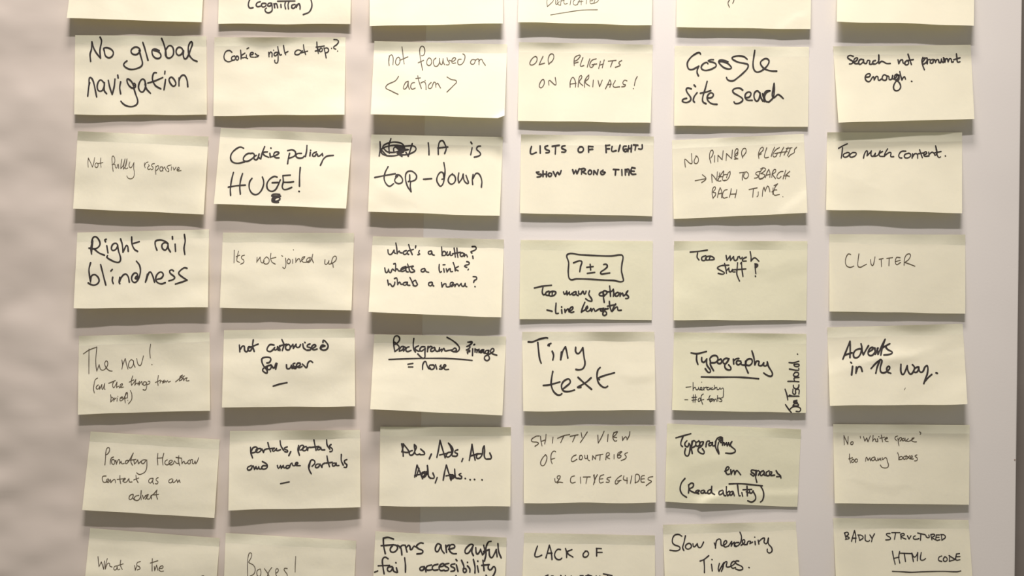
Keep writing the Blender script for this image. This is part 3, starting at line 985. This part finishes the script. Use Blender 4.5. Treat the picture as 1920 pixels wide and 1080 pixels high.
1565 740 1565 795 1595 800 1600 745 1640 745 1640 800;1570 690 1575 720 1610 735 1635 715 1640 685
1500 640 1570 640 1640 645;1585 635 1580 600 1640 590;1590 530 1570 560 1600 580 1635 560 1630 530 1590 525
1520 485 1635 500 1638 475;1575 430 1590 450 1635 450 1640 425 1580 425;1515 402 1570 405 1640 385;1620 295 1624 297
@E6 1550 605 26
205 460 250 350 295 235 298 340 295 440;230 410 320 380
435 265 445 320 425 400 390 440 350 440 340 390 370 345 420 330 445 335;445 300 450 360 465 405 500 340 530 290
530 370 580 340 590 315 555 320 525 370 535 410 580 410 620 360;610 320 615 400 650 320;640 325 650 400 690 310 740 210 700 330 685 410
680 330 800 265 750 300 775 340 830 375 800 400 725 408
328 552 316 660;304 500 316 510
375 560 370 640;375 620 400 560 430 560 450 615
562 580 620 515 680 465 640 560 622 640;680 465 700 480 680 560 685 620 720 635 770 610 800 570 785 550 760 580 775 625 812 640
940 525 940 620 965 655 1000 600 1020 545 1030 610 1065 650 1105 600 1110 560 1085 530
1150 560 1115 580 1105 620 1140 625 1165 585 1165 560 1180 620 1215 620 1245 560 1275 545 1275 640 1245 720 1230 770;1245 740 1290 690 1330 655;1385 635 1400 640
#w 9
995 825 985 848
@F1 150 810 14
315 415 322 330 328 250 345 200 370 200 372 240 345 280 330 285
382 405 385 360 400 325 425 315;430 350 405 350 400 390 425 410 440 375 430 350;440 375 455 355 460 405 485 350 500 350 500 400 520 370 530 400 560 395
600 355 580 365 575 395 595 395 610 365 600 355;610 380 640 330 675 265 650 330 645 380 665 420;595 360 710 345;680 350 690 405 715 375 730 350 740 400 770 370
830 350 790 355 775 385 800 400 830 365 845 350 845 440 825 500 780 530 745 535 718 515
985 270 980 340 985 415;1060 268 1045 340 1050 415;975 330 1050 325
1105 350 1080 365 1075 400 1100 415 1130 400 1170 365 1145 355 1125 385 1145 415 1185 395 1195 365 1215 390 1250 400
1250 300 1245 360 1262 422;1215 320 1285 330;1285 330 1290 400 1315 370 1330 400 1365 380;1390 350 1365 370 1370 400 1395 395 1400 355 1425 350 1420 390 1440 400 1455 365 1465 400 1485 370 1500 325
330 555 290 560 280 590 300 635 335 630 365 600 345 595 335 620 355 640 375 615 385 600 390 640 415 610 440 600 450 640
505 550 505 600 515 652;470 600 545 590;540 620 575 590 560 585 545 610 560 635 590 630 610 600 620 590 625 630 660 630
708 545 715 600 735 640;680 605 745 580
925 585 885 590 868 625 890 645 920 610 925 590 920 635 935 655;990 575 965 590 965 610 988 630 975 655 955 652
1165 590 1130 605 1125 635 1155 640 1175 600 1180 640 1205 625 1225 600 1235 640 1255 605 1268 638
670 785 635 800 620 840 640 855 670 820 675 790 670 835 690 860
745 800 705 810 685 840 710 865 745 855 770 800 775 740 770 800 775 855
790 800 805 845 830 800;825 850 850 820 865 790 840 800 845 840 880 845 900 800 905 845;895 810 935 780 975 732 965 790 980 848;930 795 995 788
@F2 420 800 22
335 260 340 330 362 395;340 320 370 265 415 260 420 300 385 325 355 330
450 275 410 285 405 320 435 325 470 295 460 275;480 280 500 325 510 295 540 280
555 202 570 260 590 315;545 280 640 270;635 275 610 295 630 310 665 275 665 300 690 300 715 290
710 178 720 240 755 300;800 255 765 270 770 285 805 300 800 320 770 315;845 315 820 365
945 235 935 290 955 360;945 300 965 245 1000 235 1005 270 970 295;1040 250 1000 265 1000 300 1040 295 1050 260 1060 300 1065 265 1095 260
1138 168 1150 230 1165 298;1095 262 1200 250;1215 260 1185 265 1185 290 1215 285 1225 260 1235 290 1275 292;1298 165 1305 230 1340 285;1355 225 1335 245 1370 280 1365 310 1340 315
345 490 300 515 300 545 340 540 360 500 370 495 385 540 405 505 420 535 440 505 450 535 480 530;540 495 490 495 480 530 530 530 550 495 530 465 485 440
675 490 690 525 715 490 725 525 750 490 760 520 785 515;820 490 790 495 790 525 825 515 840 480 860 460 870 490 900 490 935 460 915 452 905 485 965 492
1090 440 1070 500 1085 560 1105 595;1080 510 1100 425 1140 425 1150 460 1115 500
1195 470 1165 480 1160 515 1195 510 1215 470;1215 475 1240 515 1245 480 1275 460;1303 370 1315 440 1335 505;1290 460 1370 450;1405 460 1375 465 1375 495 1405 490 1420 460 1425 490 1455 490
1485 350 1485 430 1510 485;1555 415 1525 430 1530 460 1555 480 1545 515 1520 512
#s dash
715 720 825 698
@F3 705 795 23
325 250 340 330 345 405;345 250 400 320 415 355 325 350;350 265 330 340
460 335 430 345 425 385 460 390 490 345 485 290 485 260 510 290 490 350 510 385 555 380;565 315 615 375 560 388
700 380 675 438;770 420 790 330 810 205 840 310 875 425;805 390 900 370
950 355 905 365 890 410 930 410 960 360 940 280 915 240 960 290 975 330 960 390;1035 325 1000 340 1000 360 1030 375 1020 405 970 405;1100 435 1085 475
1180 460 1200 360 1215 255 1230 350 1255 455;1190 405 1290 375;1330 375 1280 385 1275 430 1310 430 1345 380 1355 300 1370 275 1375 340 1370 400 1390 440 1450 440;1440 365 1458 430 1410 440
490 670 505 590 520 520 550 590 590 690;490 650 590 630;545 560 510 660
620 600 580 620 590 670 620 665 650 600 650 525 660 600 665 660 690 685;640 600 585 690;600 620 650 630 600 670;720 620 735 680 690 685;775 675 750 745
850 710 870 600 890 520 915 600 950 710;885 655 970 640;995 570 1000 640 1010 680 1040 690;940 640 990 650 940 690 960 650 990 670 945 700;1075 625 1050 640 1085 665 1075 690 1035 685
1128 688 1132 690;1190 703 1194 705;1245 700 1249 702;1340 705 1344 707
@F4 975 795 15
245 150 200 155 145 210 220 230 235 245 190 280;260 155 265 210 278 275;330 130 325 190 312 250;265 220 320 200;418 165 410 240
475 180 560 145 630 132;555 150 535 190 515 235;635 155 735 135;700 145 665 225
775 110 785 170;852 100 800 180 765 232;985 140 990 240 1030 170 1065 90;1115 130 1108 220
1220 95 1185 120 1175 170 1200 215 1225 210;1185 110 1235 95 1215 130 1180 160;1180 165 1225 170
1295 160 1300 205 1340 160 1355 200 1385 140 1390 95
325 385 285 430 260 490 275 525 305 520 335 460 340 410 320 385
452 350 430 340 400 370 390 430 398 480 408 500;395 445 440 432
710 390 670 410 648 455 665 475 720 445;760 400 750 440 775 450 790 425 780 395 755 400
820 395 825 435 850 430 852 395 860 450 880 462;918 450 920 400 955 445 962 395
970 395 1050 380;1015 390 1010 455;1085 450 1090 410 1095 370 1125 362 1130 390 1100 415 1135 438;1190 385 1190 440
1280 345 1240 370 1235 420 1255 430 1280 400 1240 395 1290 350;1362 360 1325 380 1345 410 1330 440 1280 460
440 690 450 735 480 720 510 660 480 655 470 680 490 700 470 745 495 735 540 740
690 655 650 670 638 720 655 745 700 735;765 670 768 750;800 670 890 668;850 675 835 750
930 645 945 700 980 640 950 700 930 765;940 640 945 740;1060 640 1015 660 1010 740 1055 735;1015 695 1050 690
1150 670 1110 680 1100 700 1130 710 1125 735 1090 735
1285 650 1240 680 1205 730 1215 760 1260 720;1230 720 1280 710;1315 655 1310 700 1360 715;1355 680 1355 750;1415 655 1398 750
1460 745 1465 640 1500 640 1515 680 1490 730 1455 740;1575 650 1540 660 1535 730 1575 735;1540 695 1575 690;1680 665 1630 675 1620 700 1665 725 1640 745 1595 780
@F5 1245 790 22
150 208 250 180 340 155;240 195 215 260 215 300 235 318
290 245 265 275 270 310 300 320 315 275 330 300 325 380 305 435 280 435 262 400 272 345
355 250 345 320 358 405;350 310 370 245 400 260 395 310 360 330
440 250 405 270 410 310 440 310 455 270 440 245;495 255 460 265 455 305 485 300 500 260 470 320 440 335 430 370 460 400 500 410 510 385 485 345
540 260 530 320;530 290 550 250 575 250;610 270 575 275 570 305 605 295 615 265 620 310 650 300
660 240 650 310 670 370 695 412;690 270 680 330 695 400;650 260 680 210 730 200 735 230 700 250;690 230 740 205;740 220 740 300;715 265 760 270
760 270 765 300 790 270 800 310 820 270;815 270 830 310 860 255 840 300 900 360 900 385 850 405 780 400
770 630 810 610 825 585 800 575 780 620 800 670 830 665;845 610 850 670 870 625 885 620 895 670 915 625 930 625 970 675
1150 620 1110 615 1105 640 1140 665 1135 690 1095 665;1165 620 1160 700 1175 770;1165 680 1180 625 1210 635 1195 680
1260 625 1225 640 1225 685 1260 665 1270 640 1270 680 1300 680;1330 625 1295 645 1300 685 1345 675 1365 640 1340 640 1345 680 1400 680;1420 625 1440 660 1470 690 1425 700;1475 690 1480 715
265 722 220 780 205 860 230 920 285 960
310 800 315 850 310 905;310 810 345 780 372 790 365 830 325 860 380 900 420 900 450 875 425 870 400 895 440 915;505 870 470 880 470 905 500 905 515 880 520 905 545 905
600 860 560 875 555 910 590 905 605 820 605 900 640 925
740 870 700 890 700 925 740 910 750 880 760 935 780 940;790 825 790 900 805 940;800 900 830 885 825 930 805 935;865 885 835 900 845 935 870 910 875 890 890 940
825 792 960 788 1100 800 1245 815;930 800 950 940 965 940;985 900 995 945;1050 820 1055 940;1000 865 1110 860;1040 890 1080 905;1080 880 1100 910 1130 880;1125 880 1160 950 1155 990 1110 1020 1060 1005
1225 820 1255 880 1262 940 1245 1000 1220 1020
@F6 1560 795 14
155 260 150 145;150 145 180 210 200 255 205 160;265 225 240 230 238 255 260 258 265 225;358 155 362 178
400 160 415 215 440 175 455 225 475 175 485 150;520 145 515 220 530 190 550 190 555 220 580 222;575 185 580 215;592 160 594 161
625 140 640 225;605 180 665 165;665 195 700 180 695 168 675 180 680 215 712 222
830 150 800 165 800 190 815 205;835 180 840 230 848 272;845 200 865 170 885 185 860 215;910 180 890 190 890 210 915 205 925 180 930 215 950 210;965 185 945 205 960 220 1000 205 1040 175 1015 180 1010 210 1040 225 1070 225;1105 98 1125 110 1118 130
222 378 222 430 235 490;212 440 260 425;265 445 248 465 255 485 275 478 280 450 265 445;305 440 290 460 298 482 318 475 322 450 305 440
425 470 430 430 440 420 455 460 480 425 485 465 505 430;540 415 505 430 505 460 535 455 545 425 555 460 575 460 580 430 590 460 610 430 620 460;635 425 640 450 670 425 690 430 700 470 715 520 700 550 660 555 630 545 612 518
830 360 845 400 845 450 860 415 885 410 890 440 850 450;930 405 905 420 910 445 935 435 930 405;940 400 990 440;985 400 945 445;995 430 1020 415 1010 400 995 415 1000 440 1030 440;1075 390 1050 405 1080 430 1075 460 1045 465
@G1 150 920 13
228 835 240 960 270 900 300 995 310 890;345 860 320 960 320 990 350 920 375 920 375 950 405 965
465 950 435 960 430 1000 460 995 470 950 480 1000 505 990;515 880 510 940 535 995;480 945 548 925
690 945 700 1005 715 960;765 895 725 910 720 945 750 960 760 985 725 1002
915 860 912 940 912 1015;890 915 985 885;940 960 945 1010 970 940 985 1005;1000 985 1050 975 1045 950 1015 960 1000 1000 1025 1020 1058 1015
#s question_mark
1530 1090 1550 1078 1575 1085 1580 1120 1555 1150 1550 1180;1552 1215 1554 1217
@G2 420 920 12
300 1080 298 970 300 870 320 790 345 790 348 830 325 880 312 905 370 940 395 990 380 1050 330 1080 302 1090
455 990 420 1010 420 1070 450 1085 468 1040 460 990;510 985 550 1040 575 1090;605 970 570 1020 545 1090
655 1045 685 1020 685 990 660 990 655 1040 670 1085 700 1085;802 985 770 980 760 1000 800 1060 795 1090 765 1095
908 830 902 930 900 1030;900 1092 903 1094
@G3 695 920 24
160 605 165 700 185 795;160 600 220 590 290 612;132 695 210 690 290 682
280 690 250 730 255 770 300 775 340 730 330 695 295 685;340 690 380 720 395 810;370 720 400 690 440 690
440 700 460 775;450 720 480 690 495 700 510 745 550 700 565 710
665 665 630 660 580 700 600 730 660 760 650 790 585 800
880 680 850 670 820 720 825 765 850 770 890 690 900 750 930 790;950 690 960 780;955 720 980 690 1000 690
985 740 1060 720 1060 690 1030 680 1000 700 1000 760 1040 795 1085 797
1290 680 1260 680 1200 740 1200 790 1240 785 1300 690 1280 770 1300 820
1330 720 1345 800 1380 770 1390 740 1415 810 1445 770 1430 690;1525 640 1490 650 1460 720 1460 800 1440 890;1430 770 1500 745;1500 755 1505 820 1530 848 1565 800 1590 745;1590 745 1600 835;1610 670 1620 770 1652 850
50 1030 90 1015;220 860 180 840 150 870 155 960 170 1050;95 950 240 945
270 960 220 970 215 1010 250 1020 280 970 290 1015 330 1035;325 975 340 1030;318 910 321 913;430 850 440 940 440 1030
680 960 630 970 625 1000 660 1005 680 965 700 1025;770 940 715 955 700 990 720 1005 770 1000;850 930 790 950 780 985 800 1005 850 1000
870 965 920 950 925 925 890 930 865 970 885 1010 930 1005;990 920 945 930 940 950 985 980 980 1005 940 1015;1065 925 1020 935 1015 955 1060 980 1060 1010 1015 1020
1085 940 1105 1020;1080 870 1092 885;1150 880 1180 960 1170 1010 1185 1035 1210 1020 1200 985 1170 990;1225 905 1227 907;1225 950 1255 990 1255 1030
1300 870 1320 960 1320 1040;1355 890 1357 893;1350 950 1365 1030;1420 880 1430 960 1435 1010;1405 945 1500 935;1490 940 1490 990 1520 1000 1560 960 1580 1000 1560 1060 1540 1090
1080 1075 1085 1100;1460 1070 1480 1100;300 1120 340 1095 360 1130 330 1180;600 1110 640 1100 660 1160
@G4 975 920 21
222 700 200 760 190 830 230 835 275 815;328 850 350 770 372 690 395 770 405 870;345 790 405 790
512 745 480 740 445 780 440 830 470 868 510 870 530 852;575 730 590 780 590 845;658 745 600 780 670 840
830 765 800 800 805 835 840 838 868 800 850 765 825 765;970 730 970 825;965 730 1030 732;970 780 1040 780
355 1068 320 1085 310 1110 350 1130;400 1080 380 1110 410 1130 430 1090 400 1080;515 1075 520 1130;515 1072 560 1130 575 1075;650 1080 600 1120;760 1075 800 1075;780 1075 785 1130;830 1080 830 1130;840 1075 880 1072;845 1100 880 1100;860 1065 900 1080;905 1080 910 1130;905 1080 960 1130 965 1080;1010 1080 1015 1130;1055 1052 1165 1075;1110 1065 1105 1130
@G5 1240 920 20
260 575 215 552 160 570 138 640 160 680 230 710 235 740 190 760 108 752
305 570 285 660 270 720 285 755;350 665 310 690 310 725 345 738 380 710 375 680 350 665;400 670 410 710 440 690 455 670 470 715 500 715 535 650
670 660 685 700 685 725;685 700 700 630 730 610 750 620 760 690 790 690 830 650 815 630 790 660 800 710 850 700
850 700 890 640 885 700 900 670 925 650 925 700 950 705;980 655 940 660 930 690 960 700 1000 660 1015 600 1010 560 995 525
1010 690 1050 660 1055 625 1035 620 1025 650 1045 680 1080 680;1085 680 1100 640 1130 640;1130 640 1120 670 1155 650;1185 640 1190 682;1180 587 1184 588
1225 625 1235 675;1230 650 1270 610 1305 600 1300 650 1330 670 1355 600;1355 600 1355 670 1395 720 1400 765 1365 788 1340 765 1342 740
490 890 540 870 600 822;540 880 545 960 545 1035;635 930 645 1015;640 870 643 872
735 920 720 990 730 1020 760 960 790 910 780 970 760 1020;770 960 810 900 830 900 825 960 870 960 930 920 930 895 900 900 880 940 900 980 940 970;980 890 945 890 945 920 1020 960 1030 990 990 1005 940 990;1108 970 1112 973
@G6 1560 920 17
160 535 180 610;155 535 195 525 210 550 185 575 215 590 215 605 170 615;248 640 265 570 285 505 300 570 298 650;255 600 305 600
335 560 350 625;328 560 375 565 395 595 350 628;420 560 425 630 465 640 475 628;480 560 505 600;538 545 515 590 500 645
735 540 690 545 695 565 740 595 735 615 680 622;755 530 860 530;805 535 790 615;870 550 875 610;868 550 905 540 915 560 880 580 935 612
955 570 975 612 1000 570;1055 570 1030 585 1035 610 1080 612 1100 605;1085 535 1175 555;1125 545 1120 625;1185 560 1200 590 1230 590 1225 560
1250 555 1265 620;1250 555 1290 550 1300 570 1270 590 1310 620;1320 560 1320 625 1365 620;1320 560 1360 560;1320 590 1355 590;1385 555 1390 622;1375 555 1420 560 1435 590 1390 625
765 765 780 850 800 930;855 770 845 840 858 915;785 855 850 840
865 790 1000 795;915 795 930 895;1010 790 1030 895;1010 790 1045 840 1085 780 1080 885;1130 780 1120 870 1150 880 1185 858
1390 825 1355 840 1350 880 1390 895;1430 835 1410 860 1415 890 1445 892 1460 865 1440 838 1425 838;1490 820 1485 890;1480 820 1560 870 1485 893
1575 800 1570 875 1620 872;1575 800 1615 795;1575 835 1620 832
#s underline
765 1020 880 1025 1000 1032 1150 1025 1400 1020 1580 1025 1630 1015
@A2 400 0 24 7.385
510 -20 490 30 485 75 505 110 550 105;650 22 610 35 592 70 610 90 650 85;715 45 680 45 665 70 685 95 725 80 730 50 710 42
800 40 765 45 755 80 790 80 810 45 815 110 810 150 770 175 730 165 715 130 735 110
840 50 850 105;845 70 865 45 880 60 890 105;935 60 938 100;890 15 1130 12;1000 15 990 70 1000 120;1050 12 1035 60 1040 120
1130 60 1090 70 1090 110 1120 110 1150 65 1150 100 1180 50 1200 80 1200 125
1350 -15 1365 60 1355 120 1320 170 1245 200
@A4 970 0 11 7.385
440 -60 410 10 415 90;415 90 460 50 500 0 480 -50 440 -60;530 -30 530 50 545 60 580 20;580 -30 550 20 570 65 600 68
610 -40 600 70;610 -40 650 -30 640 0 610 10;655 -40 650 50 695 45;745 -30 730 65;810 -20 775 20 780 60 815 68 840 50
830 65 860 0 885 -40 885 65;840 25 910 15;930 -20 1000 -30;960 -25 955 50;1010 -25 1012 45 1060 40;1010 10 1045 5;1080 -30 1060 45 1110 20 1125 -20 1080 -35
#s underline
460 205 700 165 900 138 1110 133
@A5 1260 0 16 7.385
800 -10 775 40 795 98;858 -20 855 10 840 45
"""
WRITING = parse(STROKES)
US = [i / Note.NU for i in range(Note.NU + 1)]
for key in NOTES:
    nt_ = Note(key)
    less_lit = key in LESS_LIT
    org = at(*nt_.pix(0.5, 0.0), 0.0)

    def body(u, s, off, nt_=nt_):
        c = nt_.crease_v(u)
        return nt_.point(u, c + (1 - c) * s, off)

    def strip(u, s, off, nt_=nt_):
        return nt_.point(u, nt_.crease_v(u) * s, off)

    root = slab('sticky_note', body, US, [j / Note.NS for j in range(Note.NS + 1)], THICK, M_NOTE_LESS_LIT if less_lit else M_NOTE, origin=org)
    root['label'] = LABELS[key]
    root['category'] = 'sticky note'
    root['group'] = 'sticky notes in rows on the board'
    slab('adhesive_strip', strip, US, [j / Note.NT for j in range(Note.NT + 1)], THICK, M_STRIP_LESS_LIT if less_lit else M_STRIP, parent=root, origin=org)
    for part in ('handwriting', 'underline', 'drawn_box', 'dash', 'question_mark', 'side_handwriting'):
        st = [w for w in WRITING.get(key, ()) if w[3] == part]
        if st:
            V, F = ink_mesh(nt_, [(w[0], w[1]) for w in st], org)
            fine = sum(w[2] for w in st) / len(st) < 17
            ink = mesh_obj(part, V, F, M_PEN if fine else M_INK, smooth=False)
            ink.parent = root
